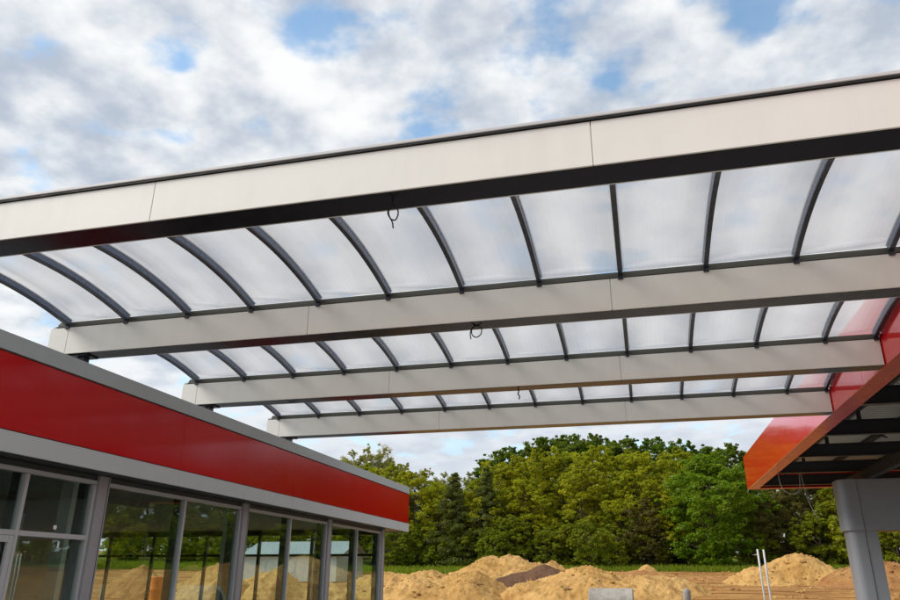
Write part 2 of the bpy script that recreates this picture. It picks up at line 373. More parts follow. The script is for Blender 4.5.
# ------------------------------------------------------------------ glazed link canopy
ZB, ZT, Y1, DY, SP = 5.429, 5.941, 6.40, .427, 4.277
XL, XR = -10.42, 4.72
JOINTS = [-10.02, -5.20, -.17]
RIBX = [-10.05 + 1.2555 * i for i in range(12)] + [4.66]
canopy = thing('glazed_canopy', (-2.8, 12.8, 0), 'white beamed link canopy roofed with curved translucent sheets between store and fuel canopy', 'canopy')
def beam(i, y, first):
    c = MB().box((XL + .02, y + .025, ZB + .02), (XR, y + DY - .02, ZT - .03)).build('beam', 'beam_white', canopy)
    es = [XL] + JOINTS + [XR]
    for a, b in zip(es[:-1], es[1:]):
        MB().bbox((a + .004, y, ZB), (b - .004, y + .024, ZT), .003).build('face_panel', 'beam_white', c)
        MB().bbox((a + .004, y + DY - .018, ZB), (b - .004, y + DY + .004, ZT), .003).build('face_panel', 'beam_white', c)
    MB().bbox((XL + .03, y + .026, ZB - .002), (XR, y + DY - .02, ZB + .018), .003).build('soffit_panel', 'dark_soffit', c)
    if first:
        MB().box((XL, y - .022, ZT + .008), (XR, y + DY + .01, ZT + .0325)).build('shadow_strip', 'black_gap', c)  # solid black strip, painted shade of the cap's underside
        MB().bbox((XL - .02, y - .033, ZT + .033), (XR, y + DY + .02, ZT + .075), .006).build('cap_flashing', 'cap_grey', c)
    else:
        MB().box((XL, y + .055, ZT - .029), (XR, y + DY - .03, ZT + .029)).build('shadow_strip', 'black_gap', c)
        g = MB(); g.prism([(y - .005, ZT + .012), (y + .05, ZT + .012), (y + .05, ZT + .085), (y + .03, ZT + .085), (y + .03, ZT + .03), (y - .005, ZT + .03)], 'x', XL + .12, XR)
        g.box((XL + .12, y + .062, ZT + .031), (XR, y + .08, ZT + .128)); g.build('gutter', 'gutter', c)
        MB().bbox((XL - .02, y + .083, ZT + .03), (XR, y + DY + .02, ZT + .075), .006).build('cap_flashing', 'cap_grey', c)
    # short post that carries the beam on the store roof
    MB().bbox((-9.86, y + .16, 4.30), (-9.70, y + .30, ZB - .003), .008).build('post', 'rib_dark', c)
    MB().bbox((-9.98, y + .06, ZB - .025), (-9.58, y + .38, ZB - .004), .004).build('bearing_plate', 'rib_dark', c)
    return c
ys = [Y1 + SP * i for i in range(4)]
for i, y in enumerate(ys): beam(i, y, i == 0)
def arc(y0, y1, off, n=18):
    """vault line between two beams: shallow circular arc, ends at ZT+.03"""
    a, b = y0 + DY - .10, y1 + .01; s = b - a; rise = .245; rad = (s * s / 4 + rise * rise) / (2 * rise)
    yc = (a + b) / 2; zc = ZT + .025 + rise - rad; th = math.asin(s / 2 / rad); P = []
    for k in range(n + 1):
        t = -th + 2 * th * k / n; P.append((yc + (rad + off) * math.sin(t), zc + (rad + off) * math.cos(t)))
    return P
def strip_solid(x0, x1, lo, hi):
    n = len(lo); vs = []
    for (ya, za), (yb, zb) in zip(lo, hi): vs += [(x0, ya, za), (x1, ya, za), (x1, yb, zb), (x0, yb, zb)]
    fs = [(4 * i + k, 4 * i + (k + 1) % 4, 4 * i + 4 + (k + 1) % 4, 4 * i + 4 + k) for i in range(n - 1) for k in range(4)]
    return vs, fs + [(0, 1, 2, 3), (4 * n - 1, 4 * n - 2, 4 * n - 3, 4 * n - 4)]
rib_mesh = {}; sheet_mesh = {}
for bay in range(3):
    lo, hi, top = arc(ys[bay], ys[bay + 1], 0), arc(ys[bay], ys[bay + 1], .105), arc(ys[bay], ys[bay + 1], .121)
    for i, x in enumerate(RIBX):
        if 'r' not in rib_mesh:
            b = MB(); v, f = strip_solid(-.034, .034, [(q[0] - ys[0], q[1]) for q in lo], [(q[0] - ys[0], q[1]) for q in arc(ys[0], ys[1], .032)]); b.raw(v, f)  # dark lower strip paints in the dim underside of the rib
            b.cur = 1; v, f = strip_solid(-.031, .031, [(q[0] - ys[0], q[1]) for q in arc(ys[0], ys[1], .032)], [(q[0] - ys[0], q[1]) for q in hi]); b.raw(v, f)
            b.cur = 0; v, f = strip_solid(-.04, .04, [(q[0] - ys[0], q[1]) for q in arc(ys[0], ys[1], .1225)], [(q[0] - ys[0], q[1]) for q in arc(ys[0], ys[1], .135)]); b.raw(v, f)
            b.box((-.04, SP - .03, ZT - .03), (.04, SP - .002, ZT + .06))
            rib_mesh['r'] = b.mesh('rib', ['rib_dark', 'rib_sky_side'])
        link('rib', rib_mesh['r'], canopy, (x, ys[bay], 0))
    for i in range(len(RIBX) - 1):
        w = RIBX[i + 1] - RIBX[i]
        key = round(w, 3)
        if key not in sheet_mesh:
            b = MB(); v, f = strip_solid(.012, w - .012, [(q[0] - ys[0], q[1]) for q in arc(ys[0], ys[1], .106)], [(q[0] - ys[0], q[1]) for q in arc(ys[0], ys[1], .121)])
            b.raw(v, f); sheet_mesh[key] = b.mesh('roof_sheet', 'polycarbonate', True)
        link('roof_sheet', sheet_mesh[key], canopy, (RIBX[i], ys[bay], 0))
# cables left hanging from the beams
def cable(pts, rad, mat, label, group='loose cables', seg=7):
    P = [Vector(p) for p in pts]; Q = []
    for i in range(len(P) - 1):
        p0, p1, p2, p3 = P[max(i - 1, 0)], P[i], P[i + 1], P[min(i + 2, len(P) - 1)]
        for k in range(8):
            t = k / 8; Q.append(.5 * ((2 * p1) + (-p0 + p2) * t + (2 * p0 - 5 * p1 + 4 * p2 - p3) * t * t + (-p0 + 3 * p1 - 3 * p2 + p3) * t ** 3))
    Q.append(P[-1]); o0 = P[0]
    o = MB().tube([q - o0 for q in Q], rad, seg).build('hanging_cable', mat, None, True); o.location = o0
    return tag(o, label, 'cable', group)
yb = ys[0] + .22
cable([(-2.33, yb, 5.43), (-2.335, yb, 5.37), (-2.37, yb - .01, 5.30), (-2.35, yb, 5.22), (-2.30, yb + .01, 5.20), (-2.265, yb, 5.26), (-2.28, yb, 5.34), (-2.34, yb - .01, 5.37), (-2.375, yb - .02, 5.28), (-2.33, yb, 5.18), (-2.315, yb, 5.10)], .008, 'cable_black', 'black cable loop with a loose tail under the front white beam')
yb = ys[1] + .22
cable([(-2.36, yb, 5.43), (-2.41, yb, 5.36), (-2.40, yb, 5.27), (-2.33, yb, 5.23), (-2.26, yb, 5.28), (-2.25, yb, 5.37), (-2.31, yb, 5.42), (-2.39, yb - .02, 5.39), (-2.43, yb - .02, 5.30), (-2.42, yb - .02, 5.20)], .009, 'cable_black', 'round black cable loop under the second white beam from the front')
yb = ys[2] + .22
cable([(-2.34, yb, 5.43), (-2.335, yb, 5.36), (-2.35, yb, 5.30), (-2.32, yb, 5.26), (-2.33, yb, 5.19)], .014, 'cable_black', 'short black cable stub under the third white beam from the front')

# ------------------------------------------------------------------ store building
FX, GX = -8.32, -8.84
YA, YE = -7.0, 26.62        # near and far ends of the fascia
BX = -22.0                  # rear of the store
store = thing('store_building', (-15, 10, 0), 'flat roofed glazed store with red and grey fascia under construction', 'building')
MB().box((BX, YA + .1, 4.05), (FX - .13, YE - .13, 4.30)).build('roof', 'roof_membrane', store)
MB().box((FX - .12, YA, 3.20), (FX - .03, YE - .02, 4.76)).build('fascia_backing', 'black_gap', store)
MB().box((BX, YE - .13, 3.20), (FX - .125, YE - .04, 4.76)).build('fascia_backing', 'black_gap', store)
seg = [YA + 4.8 * i for i in range(8)]; seg[-1] = YE
for k, (a, b) in enumerate(zip(seg[:-1], seg[1:])):
    MB().bbox((FX - .03, a + .002, 4.535), (FX + .022, b - .002, 4.78), .004).build('fascia_cap', 'clad_grey', store)
    MB().bbox((FX - .03, a + .002, 3.497), (FX, b - .002, 4.515), .003).build('red_panel', 'store_red', store)
    MB().bbox((FX - .03, a + .002, 3.194), (FX + .016, b - .002, 3.480), .004).build('fascia_strip', 'clad_grey_light', store)
for a, b in ((BX, -15.2), (-15.2, FX - .032)):
    MB().bbox((a, YE - .038, 4.535), (b, YE + .018, 4.78), .004).build('fascia_cap', 'clad_grey', store)
    MB().bbox((a, YE - .038, 3.497), (b, YE - .004, 4.515), .003).build('red_panel', 'store_red', store)
    MB().bbox((a, YE - .038, 3.194), (b, YE + .012, 3.480), .004).build('fascia_strip', 'clad_grey_light', store)
MB().box((GX - .1, YA, 3.215), (FX - .121, YE - .135, 3.235)).build('soffit', 'frame_dark', store)
MB().box((BX, 25.5, 3.2125), (GX - .101, YE - .135, 3.235)).build('soffit', 'soffit_brown', store)
MB().box((BX, YA + .1, -.1), (GX - .12, 25.4, .02)).build('floor', 'interior_floor', store)
MB().box((BX + .2, YA + .1, 3.24), (GX - .11, 25.45, 3.36)).build('ceiling', 'interior_dark', store)
MB().box((BX, YA + .1, 0), (BX + .2, 25.4, 4.05)).build('wall', 'interior_dark', store)
MB().box((BX, YA, 0), (FX - .13, YA + .098, 4.05)).build('wall', 'interior_dark', store)
MB().box((-14.6, -6.8, .02), (-14.4, 6.4, 3.24)).build('partition_wall', 'interior_dark', store)
MB().box((-21.8, 10.5, .02), (-19.2, 10.7, 3.24)).build('partition_wall', 'interior_dark', store)
for cx, cy in ((-10.0, 11.5), (-10.0, 17.1), (-10.0, 22.6), (-16.5, 11.5), (-16.5, 17.1)):
    MB().bbox((cx - .13, cy - .13, .02), (cx + .13, cy + .13, 3.238), .01).build('interior_column', 'interior_pale', store)
CY = [1.15, 6.0, 10.84, 15.67, 20.58, 25.3]; MY = [3.6, 9.22, 13.33, 18.1, 22.9]
for y in CY:
    cc = MB().bbox((GX - .16, y - .13, 0), (GX + .05, y + .13, 3.212), .012).build('column', 'post_grey', store)
    MB().box((GX + .052, y + .075, .02), (GX + .056, y + .083, 3.2)).build('cover_seam', 'black_gap', cc)
def fr(b, y0, y1, z0, z1, d=.10, x=GX): b.bbox((x - d, y0, z0), (x, y1, z1), .004)
for k in range(5):
    a, b_, m_ = CY[k] + .131, CY[k + 1] - .131, MY[k]
    f = MB(); fr(f, a, b_, 3.06, 3.125); fr(f, a, b_, .02, .12)
    fr(f, a, a + .055, .121, 3.054); fr(f, b_ - .055, b_, .121, 3.054); fr(f, m_ - .032, m_ + .032, .121, 3.054)
    tr = k <= 1
    f.cur = 1; fr(f, a, b_, 3.126, 3.211, .16, GX - .02)
    for yy_, w_ in ((a + .05, .06), (b_ - .05, .06), (m_, .035)): f.bbox((GX - .27, yy_ - w_, .121), (GX - .103, yy_ + w_, 3.125), .004)
    f.cur = 0
    if tr: fr(f, a + .056, m_ - .033, 2.17, 2.245); fr(f, m_ + .033, b_ - .056, 2.17, 2.245)
    w = f.build('window_frame', ['frame_grey', 'frame_dark'], store)
    zs = [(.10, 2.19), (2.22, 3.08)] if tr else [(.10, 3.08)]
    for (p, q) in ((a + .03, m_ - .01), (m_ + .01, b_ - .03)):
        for (z0, z1) in zs:
            MB().box((GX - .06, p, z0), (GX - .045, q, z1)).build('pane', 'glass', w)
    if k == 1:   # door leaf left of the mullion
        d = MB(); y0, y1 = m_ - 1.10, m_ - .05
        d.bbox((GX - .04, y0, .13), (GX + .012, y0 + .09, 2.165), .004); d.bbox((GX - .04, y1 - .09, .13), (GX + .012, y1, 2.165), .004)
        d.bbox((GX - .038, y0 + .091, .13), (GX + .01, y1 - .091, .24), .004); d.bbox((GX - .038, y0 + .091, 2.07), (GX + .01, y1 - .091, 2.165), .004)
        dr = d.build('door', 'frame_grey', store)
        MB().tube([(GX + .05, y0 + .05, .8), (GX + .05, y0 + .05, 1.3)], .014, 8).build('handle', 'frame_dark', dr)
# small white stickers on a pane
lp = MB().box((GX - .0440, 9.95, 2.30), (GX - .043, 10.02, 2.36)).build('sticker', 'white_pipe', store)
lp = MB().box((GX - .0440, 10.10, 2.03), (GX - .043, 10.14, 2.13)).build('sticker', 'white_pipe', store)
# far glazed end wall
ex = [-21.8, -19.9, -18.0, -15.76, -13.6, -11.53, -9.1]
f = MB()
f.bbox((-21.8, 25.35, 3.04), (-9.01, 25.46, 3.205), .004); f.bbox((-21.8, 25.35, .02), (-9.01, 25.46, .12), .004)
for x in ex: f.bbox((x - .05, 25.352, .121), (x + .05, 25.458, 3.039), .004)
for a, b in zip(ex[:-1], ex[1:]): f.bbox((a + .051, 25.36, 2.33), (b - .051, 25.45, 2.41), .004)
w = f.build('window_frame', 'frame_dark', store)
for a, b in zip(ex[:-1], ex[1:]):
    MB().box((a + .03, 25.39, .1), (b - .03, 25.405, 2.35)).build('pane', 'glass_clear', w)
    MB().box((a + .03, 25.39, 2.39), (b - .03, 25.405, 3.06)).build('pane', 'glass_clear', w)

# ------------------------------------------------------------------ fuel canopy at the right
CX, CZ0, CZ1 = 4.736, 5.42, 6.87
CY0, CY1, CXR = -3.0, 36.1, 16.5
fuel = thing('fuel_canopy', (10, 16, 0), 'fuel forecourt canopy with glossy red fascia and exposed dark steel underside', 'canopy')
segs = [CY0 + (CY1 - CY0) / 8 * i for i in range(9)]
for a, b in zip(segs[:-1], segs[1:]):
    pnl = MB().bbox((CX, a + .004, CZ0), (CX + .035, b - .004, CZ1), .004).build('fascia_panel', 'canopy_red', fuel)
    MB().prism([(CX + .036, CZ0), (CX + .43, CZ0 - .012), (CX + .43, CZ0 + .03), (CX + .036, CZ0 + .03)], 'y', a + .004, b - .004).build('bottom_lip', 'lip_red', pnl)
xs_ = [CX + .04, CX + 4.0, CX + 8.0, CXR]
for a, b in zip(xs_[:-1], xs_[1:]):
    for (yy, s) in ((CY1, -1), (CY0, 1)):
        y0, y1 = sorted((yy, yy + s * .035)); pnl = MB().bbox((a + .004, y0, CZ0), (b - .004, y1, CZ1), .004).build('fascia_panel', 'canopy_red', fuel)
        y2, y3 = sorted((yy + s * .037, yy + s * .40)); MB().box((max(a, CX + .44), y2, CZ0 - .006), (b - .004, y3, CZ0 + .03)).build('bottom_lip', 'lip_red', pnl)
pnl = MB().bbox((CXR, CY0, CZ0), (CXR + .035, CY1, CZ1), .004).build('fascia_panel', 'canopy_red', fuel)
# corrugated deck: trapezoid ribs running across
prof = []; y = CY0 + .1
while y < CY1 - .2: prof += [(y, 6.32), (y + .12, 6.32), (y + .16, 6.42), (y + .26, 6.42)]; y += .30
vs = [(CX + .04, a, b) for a, b in prof] + [(CXR - .02, a, b) for a, b in prof]; n = len(prof)
MB().raw(vs, [(i, i + 1, n + i + 1, n + i) for i in range(n - 1)]).build('roof_deck', 'deck', fuel)
def ibeam(axis_, c, a, b, z0, h, w, mat='steel_dark', name='steel_beam'):
    t = .018; p = [(c - w / 2, z0), (c + w / 2, z0), (c + w / 2, z0 + t), (c + t / 2, z0 + t), (c + t / 2, z0 + h - t), (c + w / 2, z0 + h - t), (c + w / 2, z0 + h), (c - w / 2, z0 + h), (c - w / 2, z0 + h - t), (c - t / 2, z0 + h - t), (c - t / 2, z0 + t), (c - w / 2, z0 + t)]
    return MB().prism(p, axis_, a, b).build(name, mat, fuel)
yy = 2.45
while yy < 35.6:
    ibeam('x', yy, CX + .45, CXR - .1, 5.46, .42, .20)
    for x in (6.25, 9.6, 11.8, 14): MB().bbox((x - .05, yy - .06, 5.885), (x + .05, yy + .06, 6.10), .005).build('stub_post', 'steel_dark', fuel)
    yy += 4.08
for x in (6.25, 8.0, 9.75, 11.5, 13.25, 15): ibeam('y', x, CY0 + .1, CY1 - .1, 6.11, .20, .10, name='purlin')
for x in (8.24, 13.2): ibeam('y', x, CY0 + .2, CY1 - .3, 5.10, .355, .24)
for yb_ in (18.7, 26.85):
    for s in (0, 1): MB().tube([(5.4 + s * 2.6, yb_ - 3.9, 5.98), (8.0 - s * 2.6, yb_ - .2, 5.98)], .03, 6).build('wind_brace', 'steel_dark', fuel)
# clad portals standing under the canopy
def rounded(x0, x1, y0, y1, r, left=True, n=7):
    P = []
    for cx_, cy_, a0 in ((x1 - (.02 if left else r), y1 - (.02 if left else r), 0), (x0 + r, y1 - r, 90), (x0 + r, y0 + r, 180), (x1 - .02, y0 + .02, 270)):
        rr = r if (a0 in (90, 180)) else .02
        if not left: rr = r
        for k in range(n + 1):
            t = R(a0 + 90 * k / n); P.append((cx_ + rr * math.cos(t), cy_ + rr * math.sin(t)))
    return P
for py in (30.3, 10.0):
    col = MB().prism(rounded(7.24, 7.752, py, py + 1.05, .25), 'z', 0, 3.285).build('column', 'column_grey', fuel, False)
    MB().bbox((7.762, py + .03, 0), (8.17, py + 1.02, 3.284), .006).build('cladding_panel', 'column_grey', col)
    MB().prism(rounded(7.14, 7.752, py - .06, py + 1.11, .28), 'z', 3.287, 5.09).build('column_head', 'column_grey', col)
    MB().box((7.745, py + .05, .0), (7.77, py + 1.0, 5.08)).build('cover_seam', 'black_gap', col)
    MB().bbox((7.764, py - .02, 3.287), (13.6, py + 1.07, 5.09), .006).build('portal_box', 'column_grey', fuel)
    MB().box((7.8, py + .02, 3.277), (13.5, py + 1.03, 3.2865)).build('portal_bounce_sheet', 'soffit_brown', fuel)  # brown sheet paints in the warm sand bounce under the box
    col = MB().prism(rounded(13.0, 13.6, py, py + 1.05, .25), 'z', 0, 3.276).build('column', 'column_grey', fuel, False)
for o in fuel.children:
    if o.name.startswith('column'): 
        for pl in o.data.polygons: pl.use_smooth = abs(pl.normal.z) < .5
        o.data.set_sharp_from_angle(angle=R(35)) if hasattr(o.data, 'set_sharp_from_angle') else None
        for c in o.children:
            if c.name.startswith('column_head'):
                for pl in c.data.polygons: pl.use_smooth = abs(pl.normal.z) < .5
                c.data.set_sharp_from_angle(angle=R(35))
cable([(5.05, 26.8, 5.50), (4.95, 25.5, 5.0), (4.92, 24.3, 4.42), (4.86, 24, 4.12), (4.62, 23.9, 4.02), (4.40, 24, 4.06), (4.18, 24.2, 4.30), (5.3, 26.0, 5.47)][::-1][1:] if False else [(5.25, 31, 5.47), (5.30, 31, 5.0), (5.45, 31, 4.75), (5.75, 31, 4.68), (5.95, 31, 4.9), (6.02, 31, 5.47)], .016, 'cable_pale', 'pale cable drooping in a loop under the far edge of the fuel canopy', 'loose cables')
cable([(6.05, 30.9, 5.47), (6.08, 30.9, 5.0), (6.12, 30.9, 4.6), (6.22, 30.9, 4.2), (6.38, 30.9, 3.75)], .014, 'cable_pale', 'pale cable hanging straight down from the fuel canopy steelwork', 'loose cables')

# ------------------------------------------------------------------ small site objects
def concrete_pipe(x0, x1, y, zt, rad):
    b = MB(); n = 32; t = .14
    xs__ = [x0, x0 + .03, (x0 + x1) / 2, x1 - .03, x1]; prof = []
    ring = lambda x, r: [(x, r * math.cos(2 * math.pi * k / n), r * math.sin(2 * math.pi * k / n)) for k in range(n)]
    P = [(x0, rad - t), (x0, rad - .02), (x0 + .02, rad), (x1 - .02, rad), (x1, rad - .02), (x1, rad - t), (x0, rad - t)]
    vs = []
    for x, r in P: vs += ring(x, r)
    fs = [(i * n + k, i * n + (k + 1) % n, (i + 1) * n + (k + 1) % n, (i + 1) * n + k) for i in range(len(P) - 1) for k in range(n)]
    cx = (x0 + x1) / 2
    o = b.raw([(v[0] - cx, v[1], v[2] + rad) for v in vs], fs).build('concrete_pipe', 'concrete', None, False)
    for p in o.data.polygons: p.use_smooth = True
    o.data.set_sharp_from_angle(angle=R(40)); o.location = (cx, y, zt - 2 * rad)
    return tag(o, 'short grey concrete pipe lying in front of the sand heap', 'pipe')
concrete_pipe(-1.93, -.5, 26.65, 1.33, .66)
o = MB().tube([(0, 0, -.3), (0, 0, 1.22), (0, 0, 1.27), (0, 0, 1.32), (0, 0, 1.35)], [.11, .11, .105, .07, .02], 12).build('bollard', 'concrete', None, True)
o.location = (1.08, 24, .02); tag(o, 'small weathered grey bollard right of the concrete pipe', 'bollard')
for dx, lab in ((0, 'left of the two thin white pipes standing before the sand heap'), (.15, 'right of the two thin white pipes standing before the sand heap')):
    x = 2.93 + dx
    o = MB().tube([(0, 0, -.1), (.0, 0, 1.0), (-.01, 0, 1.6), (-.02, 0, 2.37 if dx == 0 else 2.36)], .025, 10).build('white_pipe', 'white_pipe', None, True)
    o.location = (x, 22, 0); o.rotation_euler = (0, R(.4), 0); tag(o, lab, 'pipe', 'white upright pipes')
bpy.context.view_layer.update(); DG = bpy.context.evaluated_depsgraph_get()
for (x, y, a, l, lab) in ((-4.35, 44.2, 20, .55, 'short dark stick on the sand left of the concrete pipe'), (-1.05, 44.4, -15, .7, 'short dark stick on the sand above the concrete pipe'), (-9.7, 44.4, 38, 1.1, 'long dark stick on the broad sand heap beside the store')):
    hit = S.ray_cast(DG, Vector((x, y, 9)), Vector((0, 0, -1)))
    b = MB().tube([(-l / 2, 0, 0), (-l * .1, .03, .03), (l / 2, 0, .01)], [.035, .045, .02], 6); b.tube([(-l * .1, .03, .03), (l * .1, .12, .14)], [.025, .012], 5)
    o = b.build('stick', 'timber', None, True); o.location = hit[1] + Vector((0, 0, .03)); o.rotation_euler = (R(8), 0, R(a)); tag(o, lab, 'stick', 'sticks on the sand')
# orange barrel behind the store
b = MB(); P = [(0, 0), (.29, 0), (.31, .04), (.30, .28), (.32, .30), (.30, .33), (.30, .58), (.32, .60), (.30, .63), (.30, .86), (.31, .90), (.27, .91), (.27, .88), (0, .88)]
n = 20; vs = []; 
for r_, z_ in P: vs += [(r_ * math.cos(2 * math.pi * k / n), r_ * math.sin(2 * math.pi * k / n), z_) for k in range(n)]
o = b.raw(vs, [(i * n + k, i * n + (k + 1) % n, (i + 1) * n + (k + 1) % n, (i + 1) * n + k) for i in range(len(P) - 1) for k in range(n)]).build('plastic_barrel', 'orange_plastic', None, True)
o.location = (-20.8, 30, gz(-20.8, 30) - .02); o.scale = (1.15, 1.15, 1.85)
tag(o, 'orange plastic barrel seen through the store glazing', 'barrel')

# metal shed behind the store
SX0, SX1, SY0, SY1 = -32.4, -24.1, 58, 64; g0 = gz(-28, 60) - .1
shed = thing('metal_shed', (-28.2, 61, g0), 'low silvery metal shed with pale gabled roof seen through the store glazing', 'shed')
b = MB().prism([(SY0, g0), (SY1, g0), (SY1, 3.35), ((SY0 + SY1) / 2, 4.5), (SY0, 3.35)], 'x', SX0, SX1).build('wall', 'shed_wall', shed)
for s_ in (0, 1):
    y0, y1 = ((SY0 - .25, 61), (61, SY1 + .25))[s_]; z0, z1 = ((3.29, 4.56), (4.56, 3.29))[s_]
    b = MB(); x = SX0 - .3
    while x < SX1 + .3:
        b.raw([(x, y0, z0), (x + .17, y0, z0), (x + .17, y1, z1), (x, y1, z1)], [(0, 1, 2, 3)])
        b.raw([(x + .17, y0, z0), (x + .20, y0, z0 + .04), (x + .20, y1, z1 + .04), (x + .17, y1, z1)], [(0, 1, 2, 3)])
        b.raw([(x + .20, y0, z0 + .04), (x + .24, y0, z0), (x + .24, y1, z1), (x + .20, y1, z1 + .04)], [(0, 1, 2, 3)]); x += .24
    b.build('roof', 'shed_roof', shed)
for x in (-31, -28.4, -25.8):
    d = MB().bbox((x - .7, SY0 - .03, g0 + .05), (x + .7, SY0 - .002, 2.9), .01).build('door', 'shed_wall', shed)
    MB().tube([(x + .5, SY0 - .06, 1.9), (x + .5, SY0 - .06, 2.1)], .02, 6).build('handle', 'frame_dark', d)

# ------------------------------------------------------------------ trees
def rvec():
    z = random.uniform(-1, 1); t = random.uniform(0, 2 * math.pi); r = math.sqrt(1 - z * z); return np.array((r * math.cos(t), r * math.sin(t), z))
def leaf_cloud(centres, radii, tints, per, size, flat=.6, droop=0.):
    """many small bent leaf quads round clump centres -> verts, faces, tint"""
    rg = np.random.default_rng(len(centres) * 7 + per); C_ = np.repeat(np.array(centres), per, 0); n = len(C_)
    rad = np.repeat(np.array(radii), per)[:, None]; d = rg.normal(size=(n, 3)); d /= np.linalg.norm(d, axis=1)[:, None]
    rr = rg.random((n, 1)) ** .45; off = d * rr * rad; off[:, 2] *= flat; pos = C_ + off
    nrm = d * .8 + rg.normal(size=(n, 3)) * .5 + np.array((0, 0, .5)); nrm /= np.linalg.norm(nrm, axis=1)[:, None]
    a = np.cross(nrm, rg.normal(size=(n, 3))); a /= np.linalg.norm(a, axis=1)[:, None]; b = np.cross(nrm, a)
    a[:, 2] -= droop; s = (size * rg.uniform(.6, 1.4, n))[:, None]
    v = np.stack([pos - a * s, pos + b * s * .55 - nrm * s * .12, pos + a * s, pos - b * s * .55 - nrm * s * .12], 1).reshape(-1, 3)
    t = np.repeat(np.array(tints), per) + rg.uniform(-.18, .18, n)
    return v, np.clip(t, 0, 1)
def crown_mesh(name, v, t, mat):
    n = len(v) // 4; m = bpy.data.meshes.new(name)
    m.vertices.add(4 * n); m.vertices.foreach_set('co', v.astype(np.float32).ravel())
    m.loops.add(4 * n); m.loops.foreach_set('vertex_index', np.arange(4 * n, dtype=np.int32))
    m.polygons.add(n); m.polygons.foreach_set('loop_start', np.arange(0, 4 * n, 4, dtype=np.int32)); m.polygons.foreach_set('loop_total', np.full(n, 4, dtype=np.int32))
    at = m.attributes.new('tint', 'FLOAT', 'FACE'); at.data.foreach_set('value', t.astype(np.float32))
    m.materials.append(MATS[mat]); m.update(); m.validate(); return m
def broadleaf(h, w, clear, nclump, per, lsize, leaf, bark, seed, crad=1., flat=.65, shape=1., upright=.0, twigs=False, sub=14):
    """unit tree of height h and crown width w"""
    random.seed(seed); b = MB(); C_ = []; Rr = []; T = []
    th = h * .78; tr = h * .016 + .05
    lean = [random.uniform(-.03, .03) * h, random.uniform(-.03, .03) * h]
    tp = lambda f: Vector((lean[0] * f + .12 * math.sin(f * 5 + seed), lean[1] * f + .1 * math.cos(f * 4 + seed), th * f))
    b.tube([tp(f / 7) for f in range(8)], [tr * (1 - .85 * f / 7) * (1.35 if f == 0 else 1) for f in range(8)], 8)
    nl = nclump
    for i in range(nl):
        q = (i + random.random()) / nl; zf = clear + (.97 - clear) * q ** .85
        env = math.sin(math.pi * min(1, max(0.03, (zf - clear * .7) / (1.06 - clear * .7))) ** shape) ** .7
        az = i * 2.399 + random.uniform(-.5, .5)
        lr = w * random.uniform(.085, .17) * (.75 + .35 * env)
        rr = max(0, w / 2 * env * random.uniform(.45, 1.15) - lr * .5)
        c = Vector((rr * math.cos(az) + lean[0] * zf, rr * math.sin(az) + lean[1] * zf, (zf + random.uniform(-.02, .03)) * h - lr * .3))
        f0 = max(.10, min(.97, (c.z - rr * (.55 + upright)) / th)); p0 = tp(f0)
        p1 = p0.lerp(c, .35) + Vector((0, 0, .03 * h)); p2 = p0.lerp(c, .7) + Vector((0, 0, .02 * h)); r0 = tr * .42 * (1 - f0 * .6)
        b.tube([p0, p1, p2, c], [r0, r0 * .7, r0 * .45, r0 * .25], 5, False)
        lt = random.uniform(.15, .8); out_ = Vector((math.cos(az), math.sin(az), .5)).normalized()
        for j in range(sub):
            sprig = random.random() < .16
            d = Vector(rvec()); d = (d + out_ * .35).normalized(); k = random.uniform(1.05, 1.5) if sprig else random.random() ** .5
            p = c + Vector((d.x * lr, d.y * lr, d.z * lr * .8)) * k
            C_.append(tuple(p)); Rr.append(lr * (random.uniform(.12, .24) if sprig else random.uniform(.22, .46)) * crad); T.append(min(1, max(0, lt + random.uniform(-.25, .25))))
            if twigs or (sprig and j % 2 == 0): b.tube([c, c.lerp(p, .6) + Vector((0, 0, .08)), p], [r0 * .22, r0 * .16, .008], 3, False)
    v, t = leaf_cloud(C_, Rr, T, per, lsize, flat)
    return b.mesh('trunk', bark, True), crown_mesh('crown', v, t, leaf)
def spruce(h, w, seed, leaf='leaf_spruce'):
    random.seed(seed); b = MB(); C_ = []; Rr = []; T = []
    b.tube([(0, 0, 0), (.05, .02, h * .5), (0, 0, h * .99)], [h * .014, h * .009, .02], 8)
    z = h * .08; 
    while z < h * .985:
        f = z / h; rr = w / 2 * (1 - f) ** .8 * random.uniform(.85, 1.1) + .1; nb = 7 if f < .8 else 5; a0 = random.random() * 6
        for k in range(nb):
            a = a0 + 2 * math.pi * k / nb + random.uniform(-.3, .3); r2 = rr * random.uniform(.5, 1.2); zb_ = z + random.uniform(-.035, .035) * h
            e = Vector((r2 * math.cos(a), r2 * math.sin(a), min(zb_, h * .98) - r2 * .12)); p0 = Vector((0, 0, min(zb_, h * .98)))
            b.tube([p0, p0.lerp(e, .5) + Vector((0, 0, .12)), e], [.035, .025, .01], 4, False)
            for t_ in (.35, .62, .88):
                if r2 * t_ < .12: continue
                C_.append(tuple(p0.lerp(e, t_))); Rr.append(.28 + .42 * r2 / (w / 2) * (1.15 - t_ * .4)); T.append(random.random())
        z += h * .036
    v, t = leaf_cloud(C_, Rr, T, 26, .14, .7, .3)
    return b.mesh('trunk', 'bark', True), crown_mesh('crown', v, t, leaf)
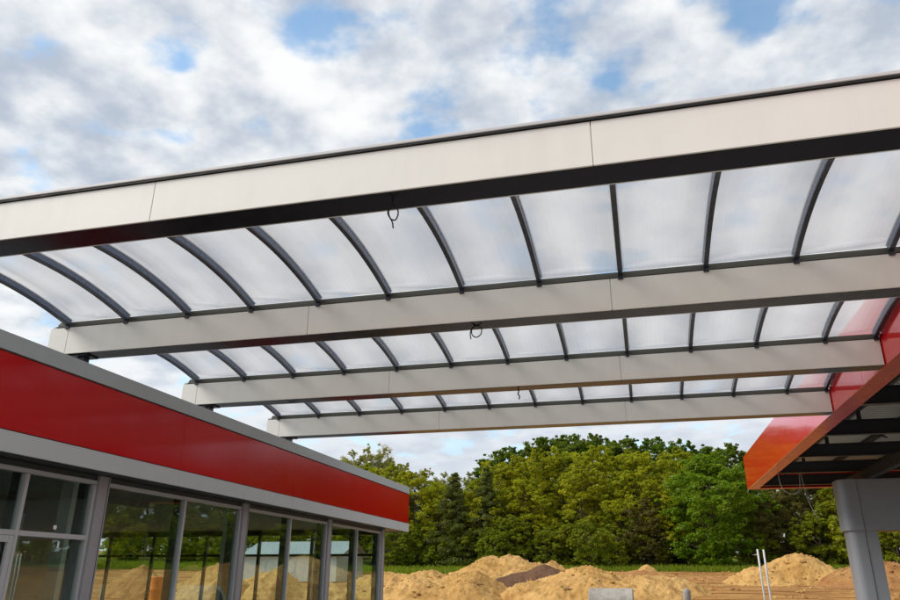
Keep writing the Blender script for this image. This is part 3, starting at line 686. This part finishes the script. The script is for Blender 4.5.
PROTO = {
 'yellow': [broadleaf(13, 8.4, .08, 46, 44, .125, 'leaf_yellow', 'bark', 11 + i, 1.05, .6, .9, sub=15) for i in range(4)],
 'dark':   [broadleaf(18, 9.8, .2, 44, 48, .16, 'leaf_dark', 'bark', 31 + i, 1.05, .65, .8, sub=15) for i in range(3)],
 'bright': [broadleaf(12, 9.6, .05, 62, 56, .14, 'leaf_bright', 'bark', 51, 1.1, .65, .95, sub=16)],
 'spruce': [spruce(12.5, 8.4, 61 + i) for i in range(2)],
 'pale':   [broadleaf(14.5, 7.0, .15, 40, 26, .10, 'leaf_pale', 'bark_pale', 71 + i, 1.2, .8, .9, .6, True, sub=12) for i in range(3)],
 'brown':  [broadleaf(10, 8.0, .03, 44, 44, .125, 'leaf_brown', 'bark', 81 + i, 1.05, .55, 1.0) for i in range(2)],
 'bush':   [broadleaf(5.5, 5.6, .02, 34, 44, .11, 'leaf_bush', 'bark', 91 + i, 1.1, .6, .95) for i in range(4)],
}
BASEH = dict(yellow=13, dark=18, bright=12, spruce=12.5, pale=14.5, brown=10, bush=5.5)
TREES = []   # kind, x, y, height
def row(kind, pts):
    for (x, y, hh) in pts: TREES.append((kind, x, y, hh))
row('yellow', [(-16.9, 91, 12.2), (-14.8, 94, 13.4), (-11.8, 92, 13.7), (-8.9, 95, 14.1), (-5.2, 91, 13.8), (-2.2, 94, 13.8), (0.8, 91, 13.3), (4.0, 95, 13.6), (-0.8, 88, 10.6), (-6.7, 88, 10.8), (-13.0, 88, 10.1), (2.2, 87, 9.6), (-25.9, 92, 10.0), (-20.5, 93, 9.9)])
row('dark', [(-21.2, 108, 14.8), (-18.7, 110, 16.6), (-15.1, 107, 16.8), (-12.5, 110, 18.0), (-9.0, 108, 17.8), (-5.5, 111, 18.1), (-1.7, 108, 17.2), (2.0, 110, 17.0), (5.6, 108, 16.2), (9.0, 110, 15.7), (12.3, 108, 15.7), (16.4, 110, 15.3), (20.0, 106, 14.2), (24.2, 104, 13.9), (29.3, 106, 13.5)])
row('bright', [(7.0, 84, 11.6)])
row('spruce', [(-21.2, 86, 10.8), (-17.4, 86.5, 11.4), (-24.5, 90, 9.5)])
row('pale', [(-37.6, 95, 13.9), (-35.0, 97, 14.9), (-31.3, 96, 13.2), (-28.9, 98, 12.6), (-25.2, 97, 11.9), (-22.5, 99, 11.8), (-42.0, 99, 13.8)])
row('brown', [(12.5, 86, 7.6), (15.8, 88, 8.0), (0.3, 86, 7.2)])
row('bush', [(-28.7, 84.9, 4.4), (-26.1, 87.3, 4.8), (-24.2, 86.3, 3.9), (-20.3, 86.0, 4.3), (-16.0, 83.6, 4.2), (-14.8, 85.4, 5.6), (-10.7, 84.8, 4.3), (-9.0, 85.9, 5.1), (-5.5, 81.6, 5.1), (-2.3, 86.7, 5.8), (17.3, 84.6, 5.4), (20.4, 84.5, 8.1), (23.1, 80.9, 4.7), (3.8, 90.8, 3.8), (11.6, 85.9, 4.0)])
row('yellow', [(-46, 93, 12), (-54, 91, 13), (-62, 94, 12), (-70, 92, 13), (38, 70, 12), (44, 58, 13), (50, 46, 12), (54, 34, 13)])
row('dark', [(-50, 104, 14), (-60, 106, 15), (-43, 108, 13), (-68, 80, 16), (-64, 66, 15), (40, 80, 15), (52, 64, 15), (58, 22, 14), (-62, 50, 16), (-60, 36, 15)])
row('bush', [(-44, 84, 5), (-50, 84, 5.5), (-56, 85, 5), (-63, 84, 5.5)])
row('yellow', [(-27.0, 89, 11.5), (-31.0, 91, 12.5), (-23.5, 88, 10.0), (-35.5, 92, 13), (-17.5, 88, 9.5), (-39.5, 93, 11)])
row('yellow', [(31, 95, 13), (37, 92, 12), (46, 94, 13), (54, 90, 13), (62, 86, 12)])
row('dark', [(29, 102, 16), (36, 103, 16), (43, 102, 17), (51, 101, 16), (59, 98, 17), (67, 94, 16), (64, 76, 15), (60, 66, 15), (57, 54, 15), (74, 88, 17)])
row('bush', [(30, 88, 6), (36, 87, 6), (42, 88, 6), (48, 86, 6), (55, 82, 6), (58, 74, 6), (55, 62, 6)])
row('brown', [(17.5, 90, 11), (22, 92, 11), (26.5, 90, 10)])
row('pale', [(-34.3, 95, 15.5), (-38.0, 96, 15.0)])
ORD = ['first', 'second', 'third', 'fourth', 'fifth', 'sixth', 'seventh', 'eighth', 'ninth', 'tenth', 'eleventh', 'twelfth', 'thirteenth', 'fourteenth', 'fifteenth', 'sixteenth', 'seventeenth', 'eighteenth', 'nineteenth', 'twentieth', 'twenty-first', 'twenty-second', 'twenty-third', 'twenty-fourth', 'twenty-fifth', 'twenty-sixth', 'twenty-seventh', 'twenty-eighth', 'twenty-ninth', 'thirtieth', 'thirty-first', 'thirty-second', 'thirty-third', 'thirty-fourth', 'thirty-fifth', 'thirty-sixth', 'thirty-seventh', 'thirty-eighth', 'thirty-ninth', 'fortieth']
NAMES = {'yellow': ('broadleaf_tree', 'yellow-green spring broadleaf tree in the wood', 'yellow-green broadleaf trees in the wood'),
 'dark': ('oak_tree', 'tall dark green tree at the back of the wood', 'tall dark green trees at the back of the wood'),
 'bright': ('maple_tree', 'bright green rounded tree left of the red canopy corner', None),
 'spruce': ('spruce_tree', 'dark conical spruce at the edge of the wood', 'dark spruces at the edge of the wood'),
 'pale': ('birch_tree', 'pale sparse twiggy tree in the wood', 'pale sparse trees'),
 'brown': ('thorn_tree', 'dull brownish tree behind the right sand heap', 'dull brownish trees behind the right sand heap'),
 'bush': ('bush', 'olive green bush along the foot of the wood', 'bushes along the foot of the wood')}
cnt = {}; num = {}
inview = lambda t: -.415 < t[1] / t[2] < .27
tot = {k: sum(1 for t in TREES if t[0] == k and inview(t)) for k in PROTO}
for tr_ in sorted(TREES, key=lambda t: (t[0], t[1] / t[2])):
    kind, x, y, hh = tr_
    i = cnt.get(kind, 0); cnt[kind] = i + 1
    tm, cm = PROTO[kind][i % len(PROTO[kind])]; nm, lab, grp = NAMES[kind]; word = lab.split(' in the ')[0].split(' at the ')[0].split(' along ')[0].split(' behind ')[0]
    if inview(tr_):
        j = num.get(kind, 0); num[kind] = j + 1
        if tot[kind] > 1: lab = '%s, %s from the left' % (lab, ORD[j])
    else:
        where = 'seen through the store glazing' if x < 0 else 'beyond the fuel canopy'
        j = num.get((kind, where), 0); num[(kind, where)] = j + 1
        lab = '%s %s, %s from the left' % (word, where, ORD[j]); grp = word + (' row ' if kind != 'bush' else ' clumps ') + where
    t = thing(nm, (x, y, gz(x, y) - .1), lab, 'bush' if kind == 'bush' else 'tree', grp)
    s = hh / BASEH[kind]; rs = random.Random(i * 13 + len(kind))
    t.scale = (s * rs.uniform(.9, 1.15), s * rs.uniform(.9, 1.15), s); t.rotation_euler = (0, 0, rs.uniform(0, 6.28))
    for part, me in (('trunk', tm), ('crown', cm)):
        o = bpy.data.objects.new(part, me); COL.objects.link(o); o.parent = t

# grass along the foot of the wood
rg = np.random.default_rng(5); n = 26000
gx = rg.uniform(-75, 45, n); gv = []; gf = []; gt = []
for i in range(n):
    x = gx[i]; y = gz_m(x, 0) + .1 + 11 * rg.random() ** 1.3; z = gz(x, y) + .01; hh = rg.uniform(.18, .5); w_ = .05; a = rg.uniform(0, 3.14); dx, dy = math.cos(a) * w_, math.sin(a) * w_
    lx, ly = rg.normal(0, .12, 2)
    gv += [(x - dx, y - dy, z), (x + dx, y + dy, z), (x + dx * .4 + lx, y + dy * .4 + ly, z + hh), (x - dx * .4 + lx, y - dy * .4 + ly, z + hh)]; gt.append(rg.random())
gm = crown_mesh('grass', np.array(gv), np.array(gt), 'grass_blade'); go = link('grass', gm); go['kind'] = 'stuff'; go['label'] = 'fresh green grass along the foot of the wood'; go['category'] = 'grass'

# dense undergrowth inside the wood, read as one mass
rg = np.random.default_rng(9); cs = []; rr_ = []; tt = []
for i in range(2600):
    x = rg.uniform(-85, 62); y = rg.uniform(94, 114); z = gz(x, y) + rg.uniform(.1, 6.0); cs.append((x, y, z)); rr_.append(rg.uniform(.5, 1.1)); tt.append(rg.random() * .6)
v, t = leaf_cloud(cs, rr_, tt, 34, .22, .6)
uo = link('undergrowth', crown_mesh('undergrowth', v, t, 'leaf_bush')); uo['kind'] = 'stuff'; uo['label'] = 'dark green undergrowth between the trunks of the wood'; uo['category'] = 'undergrowth'

# loose clods and stones strewn over the site
ico = bmesh.new(); bmesh.ops.create_icosphere(ico, subdivisions=1, radius=1); ico.verts.ensure_lookup_table(); ico.verts.index_update()
iv = np.array([v.co for v in ico.verts]); iff = [[v.index for v in f.verts] for f in ico.faces]; ico.free()
rg = np.random.default_rng(21); b = MB(); bpy.context.view_layer.update(); DG = bpy.context.evaluated_depsgraph_get()
for i in range(1500):
    if i % 3: x, y = rg.uniform(-20, 22), rg.uniform(41, 77)
    else:
        cx, cy = [(-13, 47), (-3, 47), (-9, 56), (10, 61), (15, 58)][rg.integers(5)]; x, y = cx + rg.normal(0, 3.2), cy + rg.normal(0, 2.4)
    hit = S.ray_cast(DG, Vector((x, y, 12)), Vector((0, 0, -1)))
    if not hit[0] or hit[4].name.split('.')[0] not in ('ground', 'sand_pile', 'soil_pile'): continue
    r = .035 + .10 * rg.random() ** 3; v = iv * r * (1 + rg.normal(0, .16, iv.shape)) * np.array((1.2, 1, .7)); b.cur = int(rg.random() < .45)
    b.raw([(p[0] + x, p[1] + y, p[2] + hit[1].z + r * .25) for p in v], iff)
co = b.build('clods', ['sand', 'red_soil']); co['kind'] = 'stuff'; co['label'] = 'loose clods and stones strewn over the sandy site'; co['category'] = 'clods'
